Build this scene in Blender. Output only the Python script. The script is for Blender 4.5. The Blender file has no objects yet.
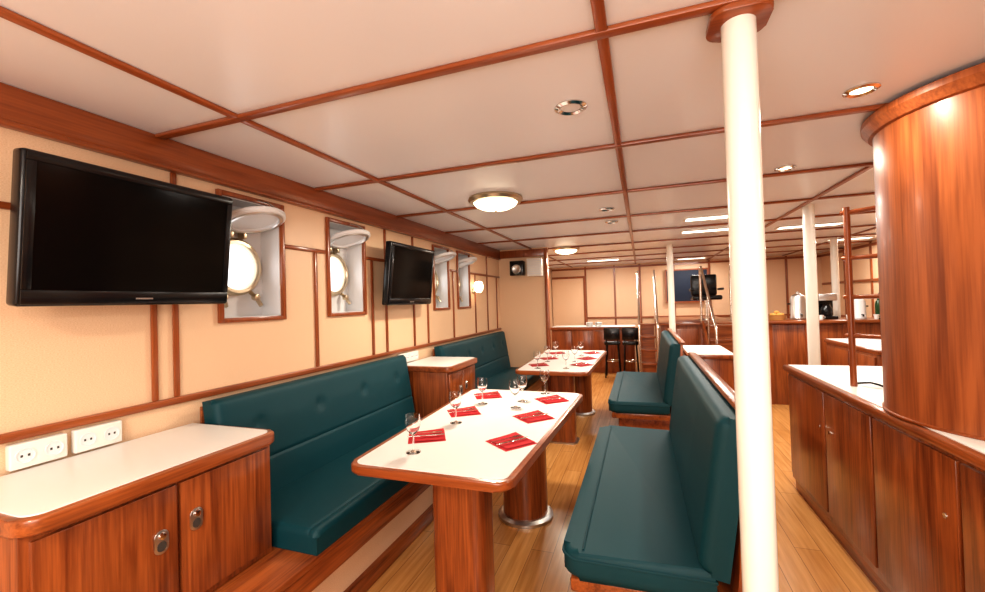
import bpy, bmesh, math, random
from mathutils import Vector, Matrix
random.seed(4)
scene = bpy.context.scene
try:
    scene.view_settings.view_transform = 'Standard'
    scene.view_settings.look = 'Medium High Contrast'
except Exception:
    pass
COL = scene.collection
H = 2.23      # ceiling
# ------------------------------------------------------------------ materials
def new_mat(name):
    m = bpy.data.materials.new(name); m.use_nodes = True
    nt = m.node_tree
    b = nt.nodes['Principled BSDF']
    return m, nt, b
def plain(name, col, rough=0.5, metal=0.0, coat=0.0, emis=None, es=0.0, trans=0.0, ior=1.45, bump=0.0, bscale=200):
    m, nt, b = new_mat(name)
    b.inputs['Base Color'].default_value = (*col, 1)
    b.inputs['Roughness'].default_value = rough
    b.inputs['Metallic'].default_value = metal
    b.inputs['Coat Weight'].default_value = coat
    b.inputs['Transmission Weight'].default_value = trans
    b.inputs['IOR'].default_value = ior
    if emis:
        b.inputs['Emission Color'].default_value = (*emis, 1)
        b.inputs['Emission Strength'].default_value = es
    tc = nt.nodes.new('ShaderNodeTexCoord'); n = nt.nodes.new('ShaderNodeTexNoise')
    n.inputs['Scale'].default_value = bscale
    nt.links.new(tc.outputs['Object'], n.inputs['Vector'])
    if bump > 0:
        bp = nt.nodes.new('ShaderNodeBump'); bp.inputs['Strength'].default_value = bump
        bp.inputs['Distance'].default_value = 0.002
        nt.links.new(n.outputs['Fac'], bp.inputs['Height'])
        nt.links.new(bp.outputs['Normal'], b.inputs['Normal'])
    return m
def wood(name, axis, c1, c2, rough=0.28, scale=1.0, coat=0.25):
    m, nt, b = new_mat(name)
    tc = nt.nodes.new('ShaderNodeTexCoord'); mp = nt.nodes.new('ShaderNodeMapping')
    s = [9*scale]*3; s['xyz'.index(axis)] = 0.7*scale
    mp.inputs['Scale'].default_value = s
    nt.links.new(tc.outputs['Object'], mp.inputs['Vector'])
    n = nt.nodes.new('ShaderNodeTexNoise'); n.inputs['Scale'].default_value = 2.2
    n.inputs['Detail'].default_value = 6; n.inputs['Distortion'].default_value = 0.9
    nt.links.new(mp.outputs['Vector'], n.inputs['Vector'])
    s2 = [60*scale]*3; s2['xyz'.index(axis)] = 2.0*scale
    mp2 = nt.nodes.new('ShaderNodeMapping'); mp2.inputs['Scale'].default_value = s2
    nt.links.new(tc.outputs['Object'], mp2.inputs['Vector'])
    n2 = nt.nodes.new('ShaderNodeTexNoise'); n2.inputs['Scale'].default_value = 2.0; n2.inputs['Detail'].default_value = 3
    nt.links.new(mp2.outputs['Vector'], n2.inputs['Vector'])
    mx = nt.nodes.new('ShaderNodeMath'); mx.operation = 'MULTIPLY_ADD'
    mx.inputs[1].default_value = 0.45
    nt.links.new(n2.outputs['Fac'], mx.inputs[0])
    m3 = nt.nodes.new('ShaderNodeMath'); m3.operation='MULTIPLY'; m3.inputs[1].default_value=0.6
    nt.links.new(n.outputs['Fac'], m3.inputs[0]); nt.links.new(m3.outputs[0], mx.inputs[2])
    cr = nt.nodes.new('ShaderNodeValToRGB')
    cr.color_ramp.elements[0].position = 0.36; cr.color_ramp.elements[0].color = (*c1, 1)
    cr.color_ramp.elements[1].position = 0.66; cr.color_ramp.elements[1].color = (*c2, 1)
    nt.links.new(mx.outputs[0], cr.inputs['Fac'])
    nt.links.new(cr.outputs['Color'], b.inputs['Base Color'])
    b.inputs['Roughness'].default_value = rough
    b.inputs['Coat Weight'].default_value = coat
    b.inputs['Coat Roughness'].default_value = 0.15
    return m
C1=(0.12,0.024,0.006); C2=(0.36,0.098,0.024)
WX=wood('mahogany_x','x',C1,C2); WY=wood('mahogany_y','y',C1,C2); WZ=wood('mahogany_z','z',C1,C2)
T1=(0.20,0.045,0.011); T2=(0.34,0.09,0.024)
TRIM=wood('mahogany_trim','y',T1,T2)
TRIMX=wood('mahogany_trim_x','x',T1,T2)
TRIMZ=wood('mahogany_trim_z','z',T1,T2)
WCOL=wood('column_veneer','z',(0.17,0.040,0.011),(0.38,0.11,0.032),scale=0.8,rough=.40,coat=.08)
def laminate():
    m, nt, b = new_mat('wall_laminate')
    tc = nt.nodes.new('ShaderNodeTexCoord'); mp = nt.nodes.new('ShaderNodeMapping')
    mp.inputs['Scale'].default_value = (120,120,330)
    nt.links.new(tc.outputs['Object'], mp.inputs['Vector'])
    n = nt.nodes.new('ShaderNodeTexNoise'); n.inputs['Scale'].default_value = 1.6; n.inputs['Detail'].default_value = 3
    nt.links.new(mp.outputs['Vector'], n.inputs['Vector'])
    cr = nt.nodes.new('ShaderNodeValToRGB')
    cr.color_ramp.elements[0].position=0.3; cr.color_ramp.elements[0].color=(0.70,0.45,0.27,1)
    cr.color_ramp.elements[1].position=0.7; cr.color_ramp.elements[1].color=(0.86,0.61,0.41,1)
    nt.links.new(n.outputs['Fac'], cr.inputs['Fac']); nt.links.new(cr.outputs['Color'], b.inputs['Base Color'])
    b.inputs['Roughness'].default_value=0.45
    return m
LAM=laminate()
def floor_mat():
    m, nt, b = new_mat('oak_plank_floor')
    tc = nt.nodes.new('ShaderNodeTexCoord'); mp = nt.nodes.new('ShaderNodeMapping')
    mp.inputs['Rotation'].default_value=(0,0,math.radians(90))
    nt.links.new(tc.outputs['Object'], mp.inputs['Vector'])
    br = nt.nodes.new('ShaderNodeTexBrick')
    br.inputs['Color1'].default_value=(0.58,0.27,0.080,1); br.inputs['Color2'].default_value=(0.68,0.35,0.12,1)
    br.inputs['Mortar'].default_value=(0.30,0.14,0.05,1)
    br.inputs['Scale'].default_value=1.0; br.inputs['Brick Width'].default_value=1.2; br.inputs['Row Height'].default_value=0.13
    br.inputs['Mortar Size'].default_value=0.002; br.offset=0.37
    nt.links.new(mp.outputs['Vector'], br.inputs['Vector'])
    mp2 = nt.nodes.new('ShaderNodeMapping'); mp2.inputs['Scale'].default_value=(30,1.6,1)
    nt.links.new(tc.outputs['Object'], mp2.inputs['Vector'])
    n = nt.nodes.new('ShaderNodeTexNoise'); n.inputs['Scale'].default_value=1.5; n.inputs['Detail'].default_value=5
    nt.links.new(mp2.outputs['Vector'], n.inputs['Vector'])
    cr = nt.nodes.new('ShaderNodeValToRGB')
    cr.color_ramp.elements[0].position=0.3; cr.color_ramp.elements[0].color=(0.75,0.68,0.6,1)
    cr.color_ramp.elements[1].position=0.65; cr.color_ramp.elements[1].color=(1,1,1,1)
    nt.links.new(n.outputs['Fac'], cr.inputs['Fac'])
    mx = nt.nodes.new('ShaderNodeMix'); mx.data_type='RGBA'; mx.blend_type='MULTIPLY'; mx.inputs[0].default_value=1
    nt.links.new(br.outputs['Color'], mx.inputs[6]); nt.links.new(cr.outputs['Color'], mx.inputs[7])
    nt.links.new(mx.outputs[2], b.inputs['Base Color'])
    b.inputs['Roughness'].default_value=0.26
    return m
FLOOR=floor_mat()
CEIL=plain('ceiling_panel',(0.78,0.79,0.83),0.30,bump=0.05,bscale=60)
WHITE=plain('white_laminate',(0.82,0.81,0.78),0.3)
PAINT=plain('white_post_paint',(0.86,0.84,0.76),0.25,coat=0.3)
GREY=plain('painted_metal',(0.74,0.74,0.75),0.35)
TEAL=plain('teal_fabric',(0.002,0.046,0.060),0.55,bump=0.25,bscale=350)
TEAL.node_tree.nodes['Principled BSDF'].inputs['Specular IOR Level'].default_value=0.35
BLACKG=plain('tv_screen_glass',(0.003,0.003,0.003),0.12,ior=1.25)
BLACK=plain('black_plastic',(0.006,0.006,0.007),0.22)
CHROME=plain('chrome',(0.75,0.73,0.70),0.15,metal=1)
STEEL=plain('brushed_steel',(0.60,0.58,0.56),0.35,metal=1)
BRASS=plain('porthole_brass',(0.60,0.50,0.36),0.3,metal=1)
RED=plain('red_napkin',(0.50,0.010,0.018),0.8)
GLASS=plain('clear_glass',(1,1,1),0.0,trans=1.0,ior=1.45)
PLASTIC=plain('white_plastic',(0.80,0.76,0.70),0.35)
DARKHOLE=plain('socket_dark',(0.05,0.045,0.04),0.5)
BLUE=plain('dark_blue_paint',(0.006,0.014,0.035),0.6)
SKYGL=plain('daylight_pane',(0.9,0.95,1),0.1,emis=(0.92,0.96,1.0),es=2.0)
LAMPGL=plain('lamp_opal_glass',(1,0.9,0.75),0.3,emis=(1.0,0.84,0.58),es=4.0)
PANELGL=plain('panel_light_diffuser',(1,0.97,0.9),0.3,emis=(1.0,0.95,0.82),es=4.0)
BREAD=plain('bread_crust',(0.65,0.33,0.08),0.7)
CERAMIC=plain('ceramic_white',(0.85,0.83,0.8),0.2)
WICKER=plain('wicker',(.45,.22,.07),.8)
BOTTLE=plain('bottle_green',(.02,.06,.02),.1)
# ------------------------------------------------------------------ helpers
def group(name, loc):
    e = bpy.data.objects.new(name, None); e.empty_display_size=0.1
    e.location = loc; COL.objects.link(e); return e
def finish(name, bm, mat, parent=None, smooth=False, ang=35):
    bmesh.ops.recalc_face_normals(bm, faces=bm.faces[:])
    me = bpy.data.meshes.new(name); bm.to_mesh(me); bm.free()
    if mat: me.materials.append(mat)
    if smooth:
        for p in me.polygons: p.use_smooth=True
        me.set_sharp_from_angle(angle=math.radians(ang))
    o = bpy.data.objects.new(name, me); COL.objects.link(o)
    if parent:
        o.parent = parent; o.matrix_parent_inverse = Matrix.Translation(-Vector(parent.location))
    return o
def bm_box(bm, x0,x1,y0,y1,z0,z1, M=None):
    vs=[bm.verts.new(Vector(p)) for p in [(x0,y0,z0),(x1,y0,z0),(x1,y1,z0),(x0,y1,z0),(x0,y0,z1),(x1,y0,z1),(x1,y1,z1),(x0,y1,z1)]]
    if M:
        for v in vs: v.co = M @ v.co
    for f in [(0,3,2,1),(4,5,6,7),(0,1,5,4),(1,2,6,5),(2,3,7,6),(3,0,4,7)]:
        bm.faces.new([vs[i] for i in f])
def box(name, b, mat, parent=None, bevel=0, seg=2, M=None):
    bm=bmesh.new(); bm_box(bm,*b,M=M)
    if bevel>0: bmesh.ops.bevel(bm, geom=bm.edges[:], offset=bevel, segments=seg, affect='EDGES', profile=0.5)
    return finish(name,bm,mat,parent,smooth=bevel>0)
def boxes(name, bl, mat, parent=None, bevel=0, M=None):
    bm=bmesh.new()
    for b in bl: bm_box(bm,*b,M=M)
    if bevel>0: bmesh.ops.bevel(bm, geom=bm.edges[:], offset=bevel, segments=2, affect='EDGES', profile=0.5)
    return finish(name,bm,mat,parent,smooth=bevel>0)
def lathe(name, prof, loc, mat, parent=None, axis='z', seg=32, M=None, sx=1, sy=1):
    bm=bmesh.new(); rings=[]
    for r,z in prof:
        if r<1e-6: rings.append([bm.verts.new((0,0,z))])
        else: rings.append([bm.verts.new((r*sx*math.cos(2*math.pi*i/seg), r*sy*math.sin(2*math.pi*i/seg), z)) for i in range(seg)])
    for a,b in zip(rings[:-1],rings[1:]):
        for i in range(seg):
            j=(i+1)%seg
            if len(a)==1 and len(b)==1: continue
            if len(a)==1: bm.faces.new([a[0],b[i],b[j]])
            elif len(b)==1: bm.faces.new([a[i],a[j],b[0]])
            else: bm.faces.new([a[i],a[j],b[j],b[i]])
    R=Matrix.Identity(4)
    if axis=='x': R=Matrix.Rotation(math.radians(90),4,'Y')
    if axis=='y': R=Matrix.Rotation(math.radians(-90),4,'X')
    T=Matrix.Translation(Vector(loc)) @ (M if M else Matrix.Identity(4)) @ R
    bmesh.ops.transform(bm, matrix=T, verts=bm.verts[:])
    return finish(name,bm,mat,parent,smooth=True)
def cyl(name,r,z0,z1,x,y,mat,parent=None,seg=32,bev=0.004):
    return lathe(name,[(0,z0),(r-bev,z0),(r,z0+bev),(r,z1-bev),(r-bev,z1),(0,z1)],(x,y,0),mat,parent,seg=seg)
def tube(name, pts, r, mat, parent=None, seg=10, cyc=False):
    pts=[Vector(p) for p in pts]; n=len(pts); bm=bmesh.new(); rings=[]
    prev=None
    for i,p in enumerate(pts):
        if cyc: t=(pts[(i+1)%n]-pts[i-1]).normalized()
        else: t=(pts[min(i+1,n-1)]-pts[max(i-1,0)]).normalized()
        if prev is None:
            a=Vector((0,0,1)) if abs(t.z)<0.9 else Vector((1,0,0))
            u=t.cross(a).normalized()
        else: u=(prev-t*prev.dot(t)).normalized()
        prev=u; w=t.cross(u)
        rings.append([bm.verts.new(p+r*(u*math.cos(2*math.pi*k/seg)+w*math.sin(2*math.pi*k/seg))) for k in range(seg)])
    pr=list(zip(rings[:-1],rings[1:]))
    if cyc: pr.append((rings[-1],rings[0]))
    for a,b in pr:
        for k in range(seg): bm.faces.new([a[k],a[(k+1)%seg],b[(k+1)%seg],b[k]])
    if not cyc:
        bm.faces.new(rings[0]); bm.faces.new(rings[-1][::-1])
    return finish(name,bm,mat,parent,smooth=True,ang=60)
def rpoly(pts, rad, seg=6):
    out=[]; n=len(pts)
    for i in range(n):
        p=Vector(pts[i]); a=Vector(pts[i-1]); b=Vector(pts[(i+1)%n])
        r = rad[i] if isinstance(rad,(list,tuple)) else rad
        if r<=0: out.append(p); continue
        da=(a-p).normalized(); db=(b-p).normalized()
        ang=da.angle(db); t=r/math.tan(ang/2)
        c=p+(da+db).normalized()*(r/math.sin(ang/2))
        s=p+da*t; e=p+db*t
        v0=s-c; v1=e-c
        a0=math.atan2(v0.y,v0.x); a1=math.atan2(v1.y,v1.x)
        d=(a1-a0+math.pi)%(2*math.pi)-math.pi
        for k in range(seg+1):
            t_=a0+d*k/seg; out.append(c+Vector((math.cos(t_),math.sin(t_)))*r)
    return out
def prism(name, poly, z0, z1, mat, parent=None, bevel=0, M=None):
    bm=bmesh.new()
    lo=[bm.verts.new((p[0],p[1],z0)) for p in poly]; hi=[bm.verts.new((p[0],p[1],z1)) for p in poly]
    bm.faces.new(lo[::-1]); bm.faces.new(hi); n=len(poly)
    for i in range(n): bm.faces.new([lo[i],lo[(i+1)%n],hi[(i+1)%n],hi[i]])
    if bevel>0:
        ed=[e for e in bm.edges if abs(e.verts[0].co.z-e.verts[1].co.z)<1e-6]
        bmesh.ops.bevel(bm, geom=ed, offset=bevel, segments=3, affect='EDGES', profile=0.5)
    if M: bmesh.ops.transform(bm,matrix=M,verts=bm.verts[:])
    return finish(name,bm,mat,parent,smooth=True,ang=40)
def cushion(name, O, U, V, N, lu, lv, th, r=0.04, seams_u=(), seams_v=(), buttons=(), parent=None, puff=0.012, mat=None, step=0.02, seamd=.012):
    O=Vector(O);U=Vector(U).normalized();V=Vector(V).normalized();N=Vector(N).normalized()
    def axis(l):
        n=max(8,int(l/step)); s=[i*l/n for i in range(n+1)]
        s+= [r*(1-math.cos(math.pi/2*k/5)) for k in range(1,5)]+[l-r*(1-math.cos(math.pi/2*k/5)) for k in range(1,5)]
        return s
    us=axis(lu); vs=axis(lv)
    for s in seams_u: us+=[s-.012,s-.005,s,s+.005,s+.012]
    for s in seams_v: vs+=[s-.012,s-.005,s,s+.005,s+.012]
    us=sorted(set(round(x,5) for x in us)); vs=sorted(set(round(x,5) for x in vs)); bm=bmesh.new()
    def h(u,v):
        du=min(u,lu-u); dv=min(v,lv-v)
        a=max(0,r-du); b=max(0,r-dv); q=min(r,math.hypot(a,b))
        z=th-r+math.sqrt(max(0,r*r-q*q))
        z+=puff*min(1,du/(0.25*lu+.01))*min(1,dv/(0.25*lv+.01))
        for s in seams_u: z-=seamd*math.exp(-((u-s)/0.007)**2)*(1 if du>r*0.3 else .3)
        for s in seams_v: z-=seamd*math.exp(-((v-s)/0.007)**2)*(1 if dv>r*0.3 else .3)
        for bu,bv in buttons:
            dd=math.hypot(u-bu,v-bv); z-=0.015*math.exp(-(dd/0.03)**2)
        return z
    G=[[bm.verts.new(O+U*u+V*v+N*h(u,v)) for v in vs] for u in us]
    for i in range(len(us)-1):
        for j in range(len(vs)-1):
            bm.faces.new([G[i][j],G[i+1][j],G[i+1][j+1],G[i][j+1]])
    loop=[(i,0) for i in range(len(us))]+[(len(us)-1,j) for j in range(1,len(vs))]+[(i,len(vs)-1) for i in range(len(us)-2,-1,-1)]+[(0,j) for j in range(len(vs)-2,0,-1)]
    base=[bm.verts.new(O+U*us[i]+V*vs[j]) for i,j in loop]
    n=len(loop)
    for k in range(n):
        i,j=loop[k]; i2,j2=loop[(k+1)%n]
        bm.faces.new([G[i][j],G[i2][j2],base[(k+1)%n],base[k]])
    bm.faces.new(base)
    return finish(name,bm,mat or TEAL,parent,smooth=True,ang=60)
# ------------------------------------------------------------------ room shell
X0,X1,Y0,Y1=-2.0,3.4,-1.6,10.0
box('floor',(X0-.1,X1+.1,Y0-.1,Y1+.1,-0.08,0),FLOOR)
box('ceiling',(X0-.35,X1+.1,Y0-.1,Y1+.1,H,H+0.08),CEIL)
wins=[(1.55,1.92),(2.33,2.70),(3.87,4.20),(4.47,4.80)]
WZ0,WZ1=1.41,2.04
bl=[(X0-.08,X0,Y0,Y1,0,WZ0),(X0-.08,X0,Y0,Y1,WZ1,H)]
ys=[Y0]+[v for w in wins for v in w]+[Y1]
for i in range(0,len(ys),2): bl.append((X0-.08,X0,ys[i],ys[i+1],WZ0,WZ1))
boxes('wall_left',bl,LAM)
box('wall_right',(X1,X1+.08,Y0,Y1,0,H),LAM)
box('wall_far',(X0,X1,Y1,Y1+.08,0,H),LAM)
box('wall_near',(X0,X1,Y0-.08,Y0,0,H),LAM)
box('wall_partition',(X0+.002,-1.26,6.0,6.08,0,H-.001),LAM)
bt=0.016
boxes('trim_1',[(x-.017,x+.017,Y0+.01,Y1-.01,H-bt,H-.001) for x in (-1.5,-0.08,1.37,2.75)],TRIM,bevel=0.004)
cy=[-0.66,0.3,1.25,2.2,3.17,4.13,5.1,6.14,7.1,8.06,9.02]
boxes('trim_2',[(X0+.031,X1-.01,y-.018,y+.018,H-bt-.002,H-.0015) for y in cy],TRIMX,bevel=0.004)
g=group('trim_3',(X0,4,2.15))
box('cove',(X0+.001,X0+.03,Y0+.01,5.99,2.105,H-.001),TRIM,g,0.008)
box('cove_bead',(X0+.001,X0+.042,Y0+.01,5.99,2.085,2.104),TRIM,g,0.006)
box('trim_4',(X0+.001,X0+.022,Y0+.01,5.99,1.035,1.067),TRIM,bevel=0.005)
segs=[]; pts=[Y0+.01]+[v for w in wins for v in (w[0]-.03,w[1]+.03)]+[5.99]
for i in range(0,len(pts),2): segs.append((X0+.001,X0+.014,pts[i],pts[i+1],1.81,1.835))
boxes('trim_5',segs,TRIM,bevel=0.004)
st=[]
for y in (0.3,1.23,1.32,2.20,2.81,3.0,3.45,3.72,4.33,5.0,5.45,5.85):
    st.append((X0+.001,X0+.014,y-.012,y+.012,1.067,1.81))
    if y in(.3,1.32,3.0,3.45,5.45): st.append((X0+.001,X0+.014,y-.012,y+.012,1.835,2.085))
boxes('trim_6',st,TRIMZ,bevel=0.004)
boxes('trim_7',[(-1.30,-1.255,5.975,6.085,0,H-.02),(-1.98,-1.30,5.982,5.999,2.10,2.21)],TRIMZ,bevel=0.004)
fl=[]
for x in (-1.2,-0.55,0.0,0.7,1.4,2.1,2.8): fl.append((x-.02,x+.02,Y1-.02,Y1-.001,0,H-.02))
boxes('trim_8',fl,TRIMZ)
boxes('trim_9',[(X0+.01,X1-.01,Y1-.022,Y1-.002,z,z+.04) for z in (1.0,2.15)],TRIMX)
fr=[]
for y in (2.2,3.17,4.13,5.1,6.06,7.1,8.1,9.0): fr.append((X1-.018,X1-.001,y-.02,y+.02,0,H-.02))
boxes('trim_10',fr,TRIMZ)
boxes('trim_11',[(X1-.02,X1-.002,Y0+.01,Y1-.03,z,z+.04) for z in (1.0,1.6,2.15)],TRIM)
# ------------------------------------------------------------------ windows
def window(n,y0,y1):
    g=group('window_%d'%n,(X0,(y0+y1)/2,WZ0))
    D=0.14; xb=X0-D
    box('back_plate',(xb-.01,xb,y0-.01,y1+.01,WZ0-.01,WZ1+.01),GREY,g)
    boxes('reveal',[(xb,X0-.001,y0-.008,y0+.004,WZ0,WZ1),(xb,X0-.001,y1-.004,y1+.008,WZ0,WZ1),(xb,X0-.001,y0,y1,WZ0-.008,WZ0+.004),(xb,X0-.001,y0,y1,WZ1-.004,WZ1+.008)],GREY,g)
    t=.024
    boxes('frame',[(X0-.002,X0+.02,y0-t,y0,WZ0-t,WZ1+t),(X0-.002,X0+.02,y1,y1+t,WZ0-t,WZ1+t),(X0-.002,X0+.02,y0,y1,WZ0-t,WZ0),(X0-.002,X0+.02,y0,y1,WZ1,WZ1+t)],TRIMZ,g,0.004)
    yc=(y0+y1)/2-.005; zc=1.69; R=0.15
    lathe('porthole_ring',[(R-.03,0),(R-.03,.03),(R-.02,.045),(R-.004,.045),(R+.010,.03),(R+.010,0)],(xb,yc,zc),BRASS,g,axis='x',seg=40)
    lathe('glass_pane',[(0,.012),(R-.029,.012),(R-.029,.002),(0,.002)],(xb,yc,zc),SKYGL,g,axis='x',seg=40)
    M=Matrix.Rotation(math.radians(-17),4,'Y')
    lathe('deadlight_cover',[(0,.006),(R-.035,.006),(R-.03,-.008),(R-.004,-.008),(R+.006,0),(R+.008,.014),(R,.022),(0,.022)],(X0+.03,yc,1.93),GREY,g,M=M,seg=44)
    lathe('deadlight_gasket',[(R-.034,-.0085),(R-.029,-.014),(R-.016,-.014),(R-.010,-.0085)],(X0+.03,yc,1.93),STEEL,g,M=M,seg=44)
    boxes('hinge',[(xb+.001,xb+.05,yc-.05,yc-.03,1.85,1.90),(xb+.001,xb+.05,yc+.03,yc+.05,1.85,1.90)],BRASS,g,.003)
    tube('stay_rod',[(X0+.16,yc+.02,1.99),(X0+.10,yc+.02,2.03),(X0+.03,yc+.02,2.05)],.004,STEEL,g,seg=6)
    for s in (-1,1):
        tube('dog_bolt',[(xb+.01,yc+s*.10,zc-.14),(xb+.05,yc+s*.10,zc-.17),(xb+.08,yc+s*.11,zc-.22)],.012,BRASS,g,seg=8)
        lathe('wing_nut',[(0,-.02),(.018,-.015),(.020,0),(.018,.015),(0,.02)],(xb+.05,yc+s*.10,zc-.17),BRASS,g,axis='x',seg=12)
for i,(a,b) in enumerate(wins): window(i+1,a,b)
# ------------------------------------------------------------------ TVs
def tv(y0,y1,zc,xc=-1.83):
    w=y1-y0; h=0.50; yc=(y0+y1)/2
    g=group('television',(-1.85,yc,zc))
    M=Matrix.Translation((xc,yc,zc)) @ Matrix.Rotation(math.radians(6),4,'Y')
    bm=bmesh.new(); bm_box(bm,-.045,.012,-w/2,w/2,-h/2,h/2)
    bmesh.ops.bevel(bm,geom=bm.edges[:],offset=.012,segments=3,affect='EDGES',profile=.5)
    bmesh.ops.transform(bm,matrix=M,verts=bm.verts[:]); finish('cabinet',bm,BLACK,g,True)
    boxes('bezel',[(.012,.020,-w/2+.01,w/2-.01,h/2-.035,h/2-.008),(.012,.020,-w/2+.01,w/2-.01,-h/2+.008,-h/2+.055),(.012,.020,-w/2+.01,-w/2+.035,-h/2+.055,h/2-.035),(.012,.020,w/2-.035,w/2-.01,-h/2+.055,h/2-.035)],BLACK,g,.003,M=M)
    box('screen',(.0125,.015,-w/2+.035,w/2-.035,-h/2+.055,h/2-.035),BLACKG,g,M=M)
    boxes('badge',[(.0201,.0206,-.03,.03,-h/2+.024,-h/2+.030)],STEEL,g,M=M)
    box('rear_housing',(-.075,-.045,-w*.32,w*.32,-h*.32,h*.32),BLACK,g,.01,M=M)
    boxes('wall_bracket',[(X0+.016,X0+.026,yc-.1,yc+.1,zc-.1,zc+.1),(X0+.026,-1.90,yc-.03,yc+.03,zc-.04,zc+.04)],BLACK,g)
tv(0.74,1.46,1.73); tv(2.79,3.50,1.70)
# ------------------------------------------------------------------ left platform, cabinets, benches
PZ=.415
g=group('seating_platform',(-1.65,3,0))
box('top_board',(X0+.002,-1.30,0.45,5.97,PZ-.03,PZ),WY,g,.006)
box('front_rail',(-1.36,-1.305,0.46,5.96,.29,PZ-.031),WY,g,.004)
box('cream_panel',(X0+.003,-1.385,0.46,5.96,.09,PZ-.031),LAM,g)
box('skirting',(X0+.004,-1.36,0.46,5.96,0,.089),WY,g,.004)
def door(name,y0,y1,z0,z1,xf,s,g,handle=None):
    x=sorted((xf,xf+s*.016))
    box(name,(x[0],x[1],y0,y1,z0,z1),WZ,g,.004)
    if handle is not None:
        hx=xf+s*.017
        Mx=Matrix.Translation((hx,handle[0],handle[1])) @ Matrix(((0,0,s,0),(1,0,0,0),(0,1,0,0),(0,0,0,1)))
        prism(name+'_latch_plate',rpoly([(-.022,-.038),(.022,-.038),(.022,.038),(-.022,.038)],.020),0,.004,STEEL,g,.001,M=Mx)
        prism(name+'_latch_recess',rpoly([(-.014,-.030),(.014,-.030),(.014,.002),(-.014,.002)],.013),.0041,.0048,DARKHOLE,g,M=Mx)
        lathe(name+'_latch_button',[(0,0),(.010,0),(.012,.003),(.010,.008),(0,.009)],(hx+s*.004,handle[0],handle[1]+.020),CHROME,g,axis='x' ,seg=20,M=Matrix.Rotation(math.pi if s<0 else 0,4,'Z'))
def left_cabinet(y0,y1):
    g=group('sideboard_cabinet',(-1.75,(y0+y1)/2,PZ+.002))
    xf=-1.52
    box('carcass',(X0+.024,xf,y0+.01,y1-.01,PZ+.002,.885),WZ,g,.004)
    p=rpoly([(X0+.024,y0),(-1.475,y0),(-1.475,y1),(X0+.024,y1)],[0,.06,.05,0])
    prism('top_rim',p,.885,.93,WY,g,.008)
    p=rpoly([(X0+.026,y0+.02),(-1.50,y0+.02),(-1.50,y1-.02),(X0+.026,y1-.02)],[0,.045,.035,0])
    prism('white_top',p,.925,.934,WHITE,g)
    m=(y0+y1)/2
    door('door_a',y0+.03,m-.006,PZ+.03,.865,xf,1,g,(m-.06,.70))
    door('door_b',m+.006,y1-.03,PZ+.03,.865,xf,1,g,(m+.055,.72))
left_cabinet(.60,1.395); left_cabinet(3.12,3.74)
def left_bench(y0,y1):
    g=group('upholstered_wall_bench',(-1.65,(y0+y1)/2,PZ+.002))
    L=y1-y0; n=int(round(L/.42))
    cushion('seat',(-1.88,y0,PZ+.002),(0,1,0),(1,0,0),(0,0,1),L,.575,.10,r=.03,parent=g,puff=.010,seams_v=(.53,),seamd=.005)
    a=math.radians(9)
    V=Vector((-math.sin(a),0,math.cos(a))); N=Vector((math.cos(a),0,math.sin(a)))
    but=[(L*(k+.5)/n,.42) for k in range(n)]
    cushion('backrest',(-1.868,y0,PZ+.03),(0,1,0),V,N,L,.585,.09,r=.035,parent=g,buttons=but,seams_v=(.24,),puff=.012,seamd=.006)
    box('back_board',(X0+.024,-1.975+.012,y0,y1,PZ+.002,1.0),WY,g,.003)
left_bench(1.41,3.10); left_bench(3.76,5.80)
# ------------------------------------------------------------------ right benches
def right_bench(y0,y1):
    g=group('upholstered_booth_bench',(0,(y0+y1)/2,0)); L=y1-y0
    box('plinth',(-.24,.30,y0+.06,y1-.03,0,.30),WY,g,.006)
    box('seat_board',(-.30,.31,y0+.01,y1-.01,.30,.355),WY,g,.01)
    p=rpoly([(-.33,y0),(.22,y0),(.22,y1),(-.33,y1)],[.07,0,0,.07])
    prism('seat_cushion',p,.356,.465,TEAL,g,.03)
    pp=[(-.245,y0+.02,.466)]+[(-.247,y0+.1+(L-.2)*k/10,.467) for k in range(0,11)]+[(-.245,y1-.02,.466)]
    tube('piping',pp,.005,TEAL,g,seg=8)
    tube('edge_piping',[(q[0]+( -.002 if q[0]<0 else 0),q[1],.436) for q in p],.006,TEAL,g,seg=6,cyc=True)
    a=math.radians(8)
    V=Vector((math.sin(a),0,math.cos(a))); N=Vector((-math.cos(a),0,math.sin(a)))
    cushion('back_cushion',(.262,y0+.005,.44),V,(0,1,0),N,.575,L-.01,.10,r=.04,parent=g,puff=.012)
    Mx=Matrix.Translation((.260,0,.36)) @ Matrix.Rotation(a*.55,4,'Y')
    box('back_panel',(.02,.042,y0,y1,0,.66),WZ,g,.006,M=Mx)
    box('top_cap',(.005,.060,y0-.01,y1+.01,.66,.685),WY,g,.010,M=Mx)
right_bench(1.66,3.40); right_bench(4.20,5.95)
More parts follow.
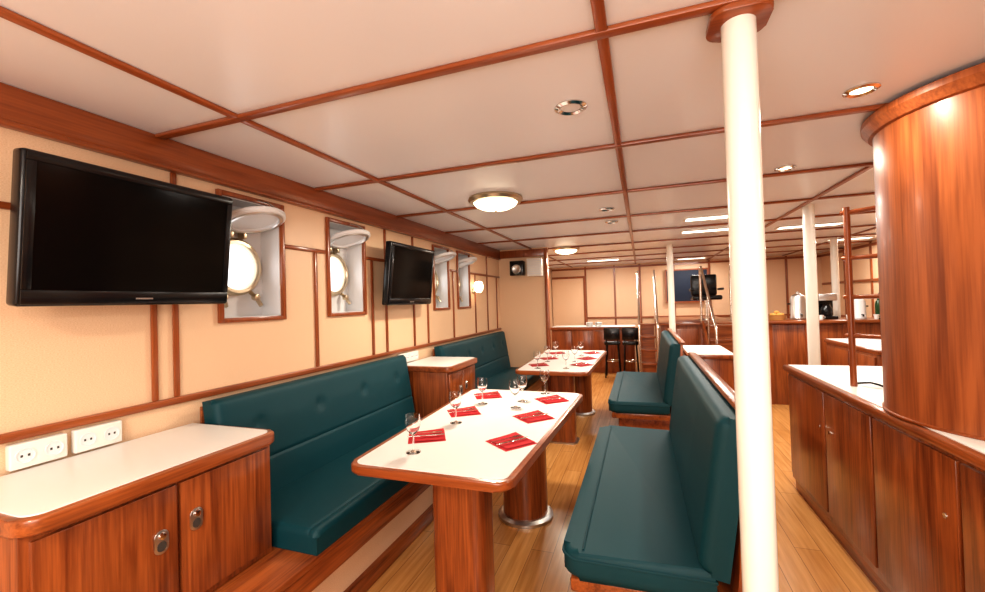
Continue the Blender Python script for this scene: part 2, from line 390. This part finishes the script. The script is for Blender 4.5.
# ------------------------------------------------------------------ tables
def table(y0,y1,xa0,xa1,xb0,xb1):
    g=group('dining_table',((xa0+xa1)/2,(y0+y1)/2,0))
    P=[(xa0,y0),(xa1,y0),(xb1,y1),(xb0,y1)]
    prism('rim',rpoly(P,.07),.712,.75,TRIMX,g,.010)
    i=.025
    P2=[(xa0+i,y0+i),(xa1-i,y0+i),(xb1-i,y1-i),(xb0+i,y1-i)]
    prism('white_top',rpoly(P2,.05),.74,.753,WHITE,g)
    xm=(xa0+xa1)/2+.075
    p=rpoly([(xm-.125,y0+.16),(xm+.125,y0+.16),(xm+.125,y0+.34),(xm-.125,y0+.34)],.045)
    prism('pedestal',p,.012,.712,WZ,g)
    prism('pedestal_foot',rpoly([(xm-.15,y0+.14),(xm+.15,y0+.14),(xm+.15,y0+.36),(xm-.15,y0+.36)],.05),0,.012,STEEL,g)
    yb=y1-.42
    cyl('round_leg',.15,.03,.712,xm+.02,yb,WZ,g)
    lathe('steel_foot',[(0,0),(.185,0),(.185,.02),(.165,.035),(0,.035)],(xm+.02,yb,0),STEEL,g,seg=40)
table(1.54,3.20,-1.26,-.50,-1.33,-.42)
table(4.10,5.9,-1.24,-.50,-1.28,-.45)
def glass(x,y,z=.753,s=1.05):
    pr=[(0,0),(.032,0),(.033,.002),(.012,.006),(.005,.012),(.004,.03),(.004,.075),(.010,.082),(.026,.098),(.034,.120),(.035,.140),(.031,.170),(.0295,.170),(.0335,.140),(.0325,.121),(.025,.101),(.008,.086),(0,.085)]
    lathe('wine_glass',[(a*s,b*s) for a,b in pr],(x,y,z+.0005),GLASS,None,seg=28)
for x,y in [(-1.035,1.75),(-1.04,2.245),(-1.05,2.71),(-.80,2.66),(-.80,2.84),(-.70,3.11)]: glass(x,y)
for x,y in [(-1.03,4.26),(-1.03,4.75),(-1.03,5.27),(-.74,4.30),(-.72,4.77),(-.72,5.3)]: glass(x,y)
def setting(x,y,a,z=.753):
    g=group('napkin_place_setting',(x,y,z))
    M=Matrix.Translation((x,y,z)) @ Matrix.Rotation(a,4,'Z')
    s=.095
    bm=bmesh.new()
    for k,(off,h) in enumerate([((0,0),.001),((.008,.006),.005)]):
        n=8; G=[]
        for i in range(n+1):
            row=[]
            for j in range(n+1):
                u=-s+2*s*i/n; v=-s+2*s*j/n
                zz=h+.006*max(0,(u+v)/(2*s))**2*(k+.3)
                row.append(bm.verts.new((u*(1-.12*k)+off[0],v*(1-.12*k)+off[1],zz)))
            G.append(row)
        for i in range(n):
            for j in range(n): bm.faces.new([G[i][j],G[i+1][j],G[i+1][j+1],G[i][j+1]])
    bmesh.ops.transform(bm,matrix=M,verts=bm.verts[:]); finish('napkin',bm,RED,g,True)
    boxes('fork',[(-.10,.03,.018,.024,.014,.016),(.03,.045,.010,.032,.014,.016)]+[(.045,.08,.010+.006*k,.013+.006*k,.014,.016) for k in range(4)],CHROME,g,M=M)
    boxes('knife',[(-.10,-.01,-.030,-.020,.014,.017),(-.01,.09,-.032,-.017,.0145,.016)],CHROME,g,.0006,M=M)
for x,y,a in [(-1.085,1.975,.5),(-1.09,2.475,.6),(-1.10,2.95,.5),(-.63,2.0,.9),(-.63,2.46,.8),(-.61,2.92,.7)]: setting(x,y,a)
for x,y,a in [(-1.07,4.48,.5),(-1.07,5.0,.6),(-1.07,5.52,.5),(-.62,4.55,.9),(-.62,5.04,.8),(-.62,5.58,.7)]: setting(x,y,a)
# ------------------------------------------------------------------ posts
def post(x,y,r=.045,z0=0.0,flange=True):
    g=group('support_post',(x,y,z0))
    cyl('shaft',r,z0+.02,H-(.035 if flange else .001),x,y,PAINT,g,seg=40,bev=.0005)
    lathe('foot',[(0,z0),(r+.03,z0),(r+.03,z0+.015),(r+.002,z0+.03),(0,z0+.03)],(x,y,0),STEEL,g)
    if flange:
        p=rpoly([(x-.075,y-.075),(x+.075,y-.075),(x+.075,y+.075),(x-.075,y+.075)],.04)
        prism('ceiling_block',p,H-.036,H-.0185,TRIMX,g,.005)
post(.278,1.31,.0425); post(1.43,4.45,.045,0,False); post(.43,6.75,.045,0,False); post(2.6,7.2,.045,0,False)
# ------------------------------------------------------------------ right counter + column
g=group('serving_cabinet',(1.33,2.4,0))
cx0,cx1,cya,cyb=1.03,1.62,.6,3.72
box('carcass',(cx0,cx1,cya,cyb,.08,.87),WZ,g,.003)
box('kick',(cx0+.012,cx1,cya,cyb-.02,0,.08),WY,g)
box('top_rim',(cx0-.03,cx1+.01,cya-.02,cyb+.03,.87,.912),WY,g,.012)
box('white_top',(cx0+.0,cx1-.01,cya,cyb,.905,.916),WHITE,g)
for k,(a,b) in enumerate([(3.05,3.68),(2.50,3.03),(1.92,2.48),(1.33,1.90),(.64,1.31)]):
    door('door_%d'%(k+1),a,b,.13,.85,cx0,-1,g)
    hy=a+.06 if k!=1 else b-.06
    lathe('lock_%d'%(k+1),[(0,0),(.010,0),(.010,.004),(0,.004)],(cx0-.0165,hy,.63),CHROME,g,axis='x',seg=16,M=Matrix.Rotation(math.pi,4,'Z'))
g=group('round_column_casing',(1.47,2.25,.917))
ccx,ccy,cr_=1.46,2.25,.455
lathe('casing',[(0,.917),(cr_,.917),(cr_,H-.03),(0,H-.03)],(ccx,ccy,0),WCOL,g,seg=96)
lathe('base_ring',[(cr_,.917),(cr_+.006,.917),(cr_+.006,.925),(cr_,.928)],(ccx,ccy,0),TRIMX,g,seg=96)
lathe('ceiling_ring',[(cr_,H-.085),(cr_+.015,H-.080),(cr_+.04,H-.045),(cr_+.04,H-.0185),(cr_,H-.0185)],(ccx,ccy,0),WCOL,g,seg=96)
g=group('wooden_rack_rail',(1.12,2.8,.917))
tube('upright_a',[(1.12,2.92,.917),(1.12,2.92,1.93)],.016,TRIMZ,g)
tube('upright_b',[(1.34,2.73,.917),(1.34,2.73,1.93)],.016,TRIMZ,g)
for k,z in enumerate((1.20,1.42,1.64,1.90)):
    tube('rung_%d'%k,[(1.10,2.94,z),(1.36,2.71,z)],.013,TRIMX,g)
tg=group('telephone_cable',(1.25,2.85,.917))
tube('lead',[(1.20+.05*math.sin(t*.5),2.71+.02*t-.06*math.cos(t*.45)+.06,.922+.012*math.sin(t*.8)**2) for t in range(11)],.006,BLACK,tg,seg=8)
g=group('serving_cabinet',(2.3,5.3,0))
box('carcass',(2.02,2.6,4.75,5.9,.08,.87),WZ,g,.004); box('kick',(2.05,2.6,4.78,5.88,0,.08),WY,g)
box('top_rim',(2.0,2.62,4.72,5.92,.87,.91),WY,g,.01); box('white_top',(2.02,2.6,4.74,5.9,.905,.914),WHITE,g)
door('door_1',4.8,5.3,.12,.84,2.02,-1,g); door('door_2',5.33,5.86,.12,.84,2.02,-1,g)
g=group('bar_counter',(2.45,6.5,0))
box('front',(1.55,3.38,6.45,6.55,0,1.06),WZ,g,.004)
box('back',(1.6,3.37,6.551,7.0,.0,.9),WZ,g)
box('top',(1.50,3.37,6.38,7.02,1.06,1.10),WX,g,.012)
boxes('front_stiles',[(x-.02,x+.02,6.435,6.45,0,1.06) for x in (1.6,2.0,2.4,2.8,3.2)],TRIMZ,g)
def urn(x,y,z,s=1,mat=STEEL):
    g=group('coffee_urn',(x,y,z))
    lathe('body',[(0,0),(.085*s,0),(.09*s,.02*s),(.085*s,.03*s),(.085*s,.26*s),(.07*s,.30*s),(.02*s,.33*s),(.018*s,.35*s),(0,.355*s)],(x,y,z),mat,g)
    boxes('handles',[(x-.115*s,x-.082*s,y-.012,y+.012,z+.19*s,z+.21*s),(x+.082*s,x+.115*s,y-.012,y+.012,z+.19*s,z+.21*s)],BLACK,g)
    tube('tap',[(x,y-.08*s,z+.07*s),(x,y-.13*s,z+.07*s),(x,y-.13*s,z+.04*s)],.008,BLACK,g)
urn(1.98,6.65,1.101,1.05); urn(2.62,6.6,1.101,.8,GREY)
def coffee_machine(x,y,z):
    g=group('coffee_machine',(x,y,z))
    box('base',(x-.1,x+.1,y-.13,y+.13,z,z+.04),BLACK,g,.01)
    box('tower',(x-.1,x+.1,y+.02,y+.13,z+.04,z+.32),BLACK,g,.01)
    box('head',(x-.1,x+.1,y-.12,y+.13,z+.24,z+.33),STEEL,g,.01)
    lathe('carafe',[(0,0),(.06,0),(.07,.04),(.065,.1),(.04,.14),(.045,.155),(0,.155)],(x,y-.045,z+.041),BLACK,g)
coffee_machine(2.30,6.72,1.101); coffee_machine(3.02,6.72,1.101)
def bottle(x,y,z,mat):
    lathe('wine_bottle',[(0,0),(.035,0),(.037,.005),(.037,.18),(.030,.21),(.014,.24),(.013,.29),(.015,.295),(.015,.305),(0,.305)],(x,y,z),mat,None,seg=20)
bottle(2.80,6.55,1.101,BOTTLE); bottle(3.22,6.6,1.101,BOTTLE)
for x in (2.12,2.17,2.46,2.74):
    g=group('coffee_cup',(x,6.47,1.101))
    lathe('cup',[(0,0),(.020,0),(.028,.05),(.030,.06),(.027,.06),(.018,.006),(0,.006)],(x,6.47,1.101),CERAMIC,g,seg=18)
    tube('handle',[(x+.027,6.47,1.150),(x+.042,6.47,1.145),(x+.042,6.47,1.125),(x+.024,6.47,1.118)],.003,CERAMIC,g,seg=6)
g=group('bread_basket',(1.80,6.6,1.101))
lathe('basket',[(0,0),(.09,0),(.11,.06),(.103,.06),(.085,.01),(0,.01)],(1.72,6.6,1.101),WICKER,g)
for k in range(6):
    lathe('roll_%d'%k,[(0,-.025),(.026,-.018),(.035,0),(.026,.018),(0,.025)],(1.72+(.052*math.cos(k*1.26) if k<5 else 0),6.6+(.052*math.sin(k*1.26) if k<5 else 0),1.17+(.03 if k==5 else 0)),BREAD,g,seg=14)
# ------------------------------------------------------------------ centre/back furniture
g=group('side_cabinet',(.68,4.9,0))
box('carcass',(.44,.82,4.55,5.35,.0,.84),WZ,g,.004)
box('top_rim',(.41,.85,4.52,5.38,.84,.88),WY,g,.01); box('white_top',(.43,.83,4.54,5.36,.875,.884),WHITE,g)
g=group('raised_deck',(1.0,8.6,0))
box('base',(.30,1.48,7.55,9.97,0,.98),WZ,g); box('deck_top',(.28,1.49,7.5,9.97,.98,1.02),WX,g,.006)
boxes('front_panels',[(.34,.86,7.53,7.549,.08,.92),(.90,1.44,7.53,7.549,.08,.92)],TRIMZ,g,.004)
g=group('notice_board',(.96,9.95,1.35))
box('board',(.55,1.35,9.945,9.965,1.35,2.02),BLUE,g); boxes('frame',[(.52,.55,9.93,9.97,1.32,2.05),(1.35,1.38,9.93,9.97,1.32,2.05),(.55,1.35,9.93,9.97,1.32,1.35),(.55,1.35,9.93,9.97,2.02,2.05)],TRIMZ,g)
g=group('helm_chair',(1.1,8.6,1.021))
cyl('stem',.03,1.03,1.38,1.12,8.5,CHROME,g); lathe('foot',[(0,1.021),(.2,1.021),(.2,1.03),(.04,1.05),(0,1.05)],(1.12,8.5,0),CHROME,g)
box('seat',(.88,1.36,8.28,8.74,1.38,1.46),BLACK,g,.03,3); box('back',(.90,1.34,8.70,8.78,1.46,1.85),BLACK,g,.03,3)
boxes('arms',[(.85,.90,8.32,8.7,1.55,1.59),(1.34,1.39,8.32,8.7,1.55,1.59)],BLACK,g,.01)
def stairs(name,x0,x1,ya,yb,ztop,n):
    g=group(name,((x0+x1)/2,ya,0))
    rise=ztop/n; run=(yb-ya)/n
    bl=[]
    for i in range(n):
        bl.append((x0,x1,ya+i*run-.02,ya+(i+1)*run,(i+1)*rise-.03,(i+1)*rise))
    boxes('treads',bl,WX,g,.004)
    boxes('risers',[(x0+.02,x1-.02,ya+i*run,ya+i*run+.015,i*rise,(i+1)*rise-.03) for i in range(n)],WX,g)
    for k,x in enumerate((x0-.03,x1)):
        bm=bmesh.new()
        P=[(ya-.04,0),(ya+.14,0),(yb,ztop-.2),(yb,ztop+.05),(yb-.05,ztop+.05),(ya-.04,rise+.06)]
        a=[bm.verts.new((x,p[0],p[1])) for p in P]; b=[bm.verts.new((x+.03,p[0],p[1])) for p in P]
        bm.faces.new(a); bm.faces.new(b[::-1])
        for i in range(len(P)): bm.faces.new([a[i],a[(i+1)%len(P)],b[(i+1)%len(P)],b[i]])
        finish('stringer_%d'%k,bm,WY,g)
    for k,x in enumerate((x0-.015,x1+.015)):
        pts=[(x,ya-.02,.25),(x,ya-.02,.95)]
        for t in range(1,6):
            a=t/6*math.pi/2; pts.append((x,ya-.02+.12*(1-math.cos(a)),.95+.12*math.sin(a)))
        pts+=[(x,yb-.1,ztop+.88),(x,yb+.0,ztop+.92),(x,yb+.1,ztop+.86),(x,yb+.1,ztop+.03)]
        tube('handrail_%d'%k,pts,.018,CHROME,g,seg=12)
        tube('baluster_%d'%k,[(x,(ya+yb)/2,ztop/2),(x,(ya+yb)/2,1.02+(ztop-.12)*.5)],.011,CHROME,g)
stairs('staircase',.94,1.34,6.2,7.48,1.0,5)
stairs('companion_steps',-.02,.22,7.0,7.9,1.0,5)
g=group('galley_counter',(-.85,8.8,0))
box('carcass',(-1.75,-.14,8.55,9.2,0,.86),WZ,g,.004)
box('worktop',(-1.78,-.12,8.50,9.2,.86,.90),WHITE,g,.006)
boxes('rim',[(-1.785,-.115,8.485,8.50,.85,.905)],WX,g)
boxes('door_panels',[(x,x+.36,8.532,8.549,.1,.82) for x in (-1.7,-1.3,-.9,-.5)],WZ,g,.004)
for i,x in enumerate((-1.0,-.82)):
    g=group('plate_stack',(x,8.75,.901))
    for k in range(9): lathe('plate_%d'%k,[(0,0),(.05,0),(.075,.010),(.073,.012),(.048,.004),(0,.004)],(x,8.75,.901+k*.009),CERAMIC,g,seg=24)
def stool(x,y):
    g=group('bar_stool',(x,y,0))
    for sx in (-1,1):
        for sy in (-1,1): tube('leg',[(x+sx*.13,y+sy*.13,0),(x+sx*.10,y+sy*.10,.60)],.014,BLACK,g,seg=8)
    box('seat',(x-.14,x+.14,y-.14,y+.14,.60,.67),BLACK,g,.02,3)
    tube('footring',[(x+.12*math.cos(t*math.pi/8),y+.12*math.sin(t*math.pi/8),.3) for t in range(16)],.008,CHROME,g,seg=8,cyc=True)
    boxes('back',[(x-.14,x+.14,y-.16,y-.13,.70,.92),(x-.11,x-.09,y-.145,y-.13,.64,.74),(x+.09,x+.11,y-.145,y-.13,.64,.74)],BLACK,g,.004)
stool(-.52,8.12); stool(-.20,8.12)
g=group('door_1',(-1.5,9.97,0))
box('leaf',(-1.98,-1.25,9.95,9.975,.0,1.95),LAM,g); boxes('frame',[(-1.25,-1.20,9.93,9.975,0,2.0),(-1.98,-1.25,9.93,9.975,1.95,2.0)],TRIMZ,g)
g=group('wall_speaker',(-1.68,5.9,1.95))
box('cabinet',(-1.78,-1.58,5.84,5.98,1.83,2.04),BLACK,g,.008)
box('mount',(-1.72,-1.64,5.98,5.999,1.88,1.98),BLACK,g)
lathe('woofer',[(0,.004),(.02,.006),(.05,-.004),(.065,.006),(.068,0)],(-1.68,5.833,1.92),STEEL,g,axis='y',seg=28)
g=group('ventilation_box',(-1.42,5.9,1.95))
box('body',(-1.53,-1.31,5.86,5.98,1.81,2.065),PLASTIC,g,.006)
box('mount',(-1.50,-1.34,5.98,5.999,1.85,2.03),PLASTIC,g)
boxes('slats',[(-1.51,-1.33,5.852,5.86,1.84+.03*k,1.85+.03*k) for k in range(7)],GREY,g)
def socket_plate(y,z,w=.085,gang=1,X=X0+.001,h=.085):
    box('plate',(X,X+.03,y,y+w*gang,z,z+h),PLASTIC,SG,.006,3)
    for k in range(gang):
        c=(X+.03,y+w*(k+.5),z+h/2)
        lathe('recess_ring',[(.026,0),(.026,.003),(.022,.003),(.021,.0005),(0,.0005)],c,GREY,SG,axis='x',seg=28)
        boxes('pins',[(X+.0308,X+.0315,c[1]-.012,c[1]-.006,c[2]-.004,c[2]+.004),(X+.0308,X+.0315,c[1]+.006,c[1]+.012,c[2]-.004,c[2]+.004)],DARKHOLE,SG)
SG=group('wall_socket',(X0,.95,.95)); socket_plate(.945,.94,.075,2)
SG=group('wall_socket',(X0,.85,.95)); socket_plate(.775,.94,.075,2)
SG=group('wall_socket',(X0,3.4,.95)); socket_plate(3.15,.94,.08,4)
g=group('wall_lamp',(X0,4.95,1.64))
lathe('base',[(0,0),(.04,0),(.035,.015),(0,.02)],(X0+.001,4.95,1.60),BRASS,g,axis='x')
lathe('shade',[(.03,-.06),(.055,-.02),(.06,.03),(.045,.075),(0,.085)],(X0+.075,4.95,1.64),LAMPGL,g)
# ------------------------------------------------------------------ ceiling fixtures + lights
def area(x,y,z,w,h,power,col,shape='RECTANGLE'):
    l=bpy.data.lights.new('light','AREA'); l.shape=shape; l.size=w; l.size_y=h; l.energy=power; l.color=col
    o=bpy.data.objects.new('ceiling_light_emitter',l); o.location=(x,y,z); COL.objects.link(o); return o
WARM=(1.0,.90,.74); NEUT=(1.0,.95,.88)
def dome(x,y,p=30):
    g=group('ceiling_dome_lamp',(x,y,H))
    lathe('brass_ring',[(.13,H-.001),(.20,H-.001),(.205,H-.015),(.19,H-.035),(.165,H-.038),(.16,H-.02)],(x,y,0),BRASS,g,seg=48)
    lathe('opal_bowl',[(.165,H-.035),(.15,H-.058),(.11,H-.078),(.05,H-.09),(0,H-.093)],(x,y,0),LAMPGL,g,seg=48)
    lathe('finial',[(0,H-.110),(.008,H-.106),(.010,H-.098),(.006,H-.093),(0,H-.092)],(x,y,0),BRASS,g,seg=16)
    o=area(x,y,H-.115,.2,.2,p,WARM,'DISK'); o.parent=g; o.matrix_parent_inverse=Matrix.Translation(-Vector(g.location))
dome(-1.0,2.97,24); dome(-1.03,6.3,26); dome(-1.0,-.5,20)  # last dome is unseen, added behind the camera to fill the room
def down(x,y,p=14,lit=True):
    g=group('recessed_downlight',(x,y,H))
    k=1.0 if lit else 1.15
    lathe('ring',[(.035*k,H-.001),(.056*k,H-.001),(.057*k,H-.006),(.045*k,H-.012),(.035*k,H-.006)],(x,y,0),CHROME,g)
    lathe('lens',[(0,H-.004),(.036*k,H-.004),(.036*k,H-.001),(0,H-.001)],(x,y,0),LAMPGL if lit else GREY,g)
    if lit:
        o=area(x,y,H-.016,.06,.06,p,WARM,'DISK'); o.parent=g; o.matrix_parent_inverse=Matrix.Translation(-Vector(g.location))
down(-.24,1.70,lit=False); down(-.25,3.75,lit=False); down(-.25,4.4,lit=False)
down(.83,2.0,7); down(.87,3.05,9); down(.85,.2,8); down(.85,-.9,8); down(-.3,-.4,8)  # last three are unseen extras, added behind the camera as fill
def panel(x,y,w,h,p=22):
    g=group('ceiling_panel_light',(x,y,H))
    boxes('frame',[(x-w/2-.02,x+w/2+.02,y-h/2-.02,y-h/2,H-.016,H-.001),(x-w/2-.02,x+w/2+.02,y+h/2,y+h/2+.02,H-.016,H-.001),(x-w/2-.02,x-w/2,y-h/2,y+h/2,H-.016,H-.001),(x+w/2,x+w/2+.02,y-h/2,y+h/2,H-.016,H-.001)],PLASTIC,g)
    box('diffuser',(x-w/2,x+w/2,y-h/2,y+h/2,H-.010,H-.001),PANELGL,g)
    o=area(x,y,H-.018,w,h,p,NEUT); o.parent=g; o.matrix_parent_inverse=Matrix.Translation(-Vector(g.location))
panel(.68,4.62,.45,.16,18); panel(.75,5.5,.5,.16,18); panel(1.85,5.75,.6,.16,22); panel(1.95,3.65,.3,.25,12)
panel(-.68,8.6,.6,.2,30); panel(2.9,7.5,.5,.16,26); panel(1.0,9.4,.5,.16,16); panel(2.6,1.5,.5,.2,8)
l=bpy.data.lights.new('added_fill','AREA'); l.size=2.2; l.size_y=1.2; l.shape='RECTANGLE'; l.energy=56; l.color=(1,.97,.92)
o=bpy.data.objects.new('camera_fill_light',l); o.location=(.0,-1.2,1.5); o.rotation_euler=(math.radians(98),0,math.radians(12)); COL.objects.link(o)  # soft area fill added behind the camera, not a lamp of the room
w=bpy.data.worlds.new('World'); scene.world=w; w.use_nodes=True
w.node_tree.nodes['Background'].inputs[0].default_value=(.8,.88,1,1); w.node_tree.nodes['Background'].inputs[1].default_value=.6
# ------------------------------------------------------------------ camera
cam=bpy.data.cameras.new('cam'); co=bpy.data.objects.new('camera',cam); COL.objects.link(co)
F=420.0; cam.sensor_width=36; cam.lens=36*F/985; cam.clip_start=.02
yaw=math.radians(19.4); pit=math.atan(6.4/F); th=.03
f=Vector((-math.sin(yaw)*math.cos(pit),math.cos(yaw)*math.cos(pit),math.sin(pit)))
R=Vector((math.cos(yaw),math.sin(yaw),0)); U=R.cross(f)
up=U*math.cos(th)+R*math.sin(th); rt=R*math.cos(th)-U*math.sin(th)
m=Matrix((rt,up,-f)).transposed().to_4x4(); m.translation=Vector((0,0,1.45)); co.matrix_world=m
scene.camera=co
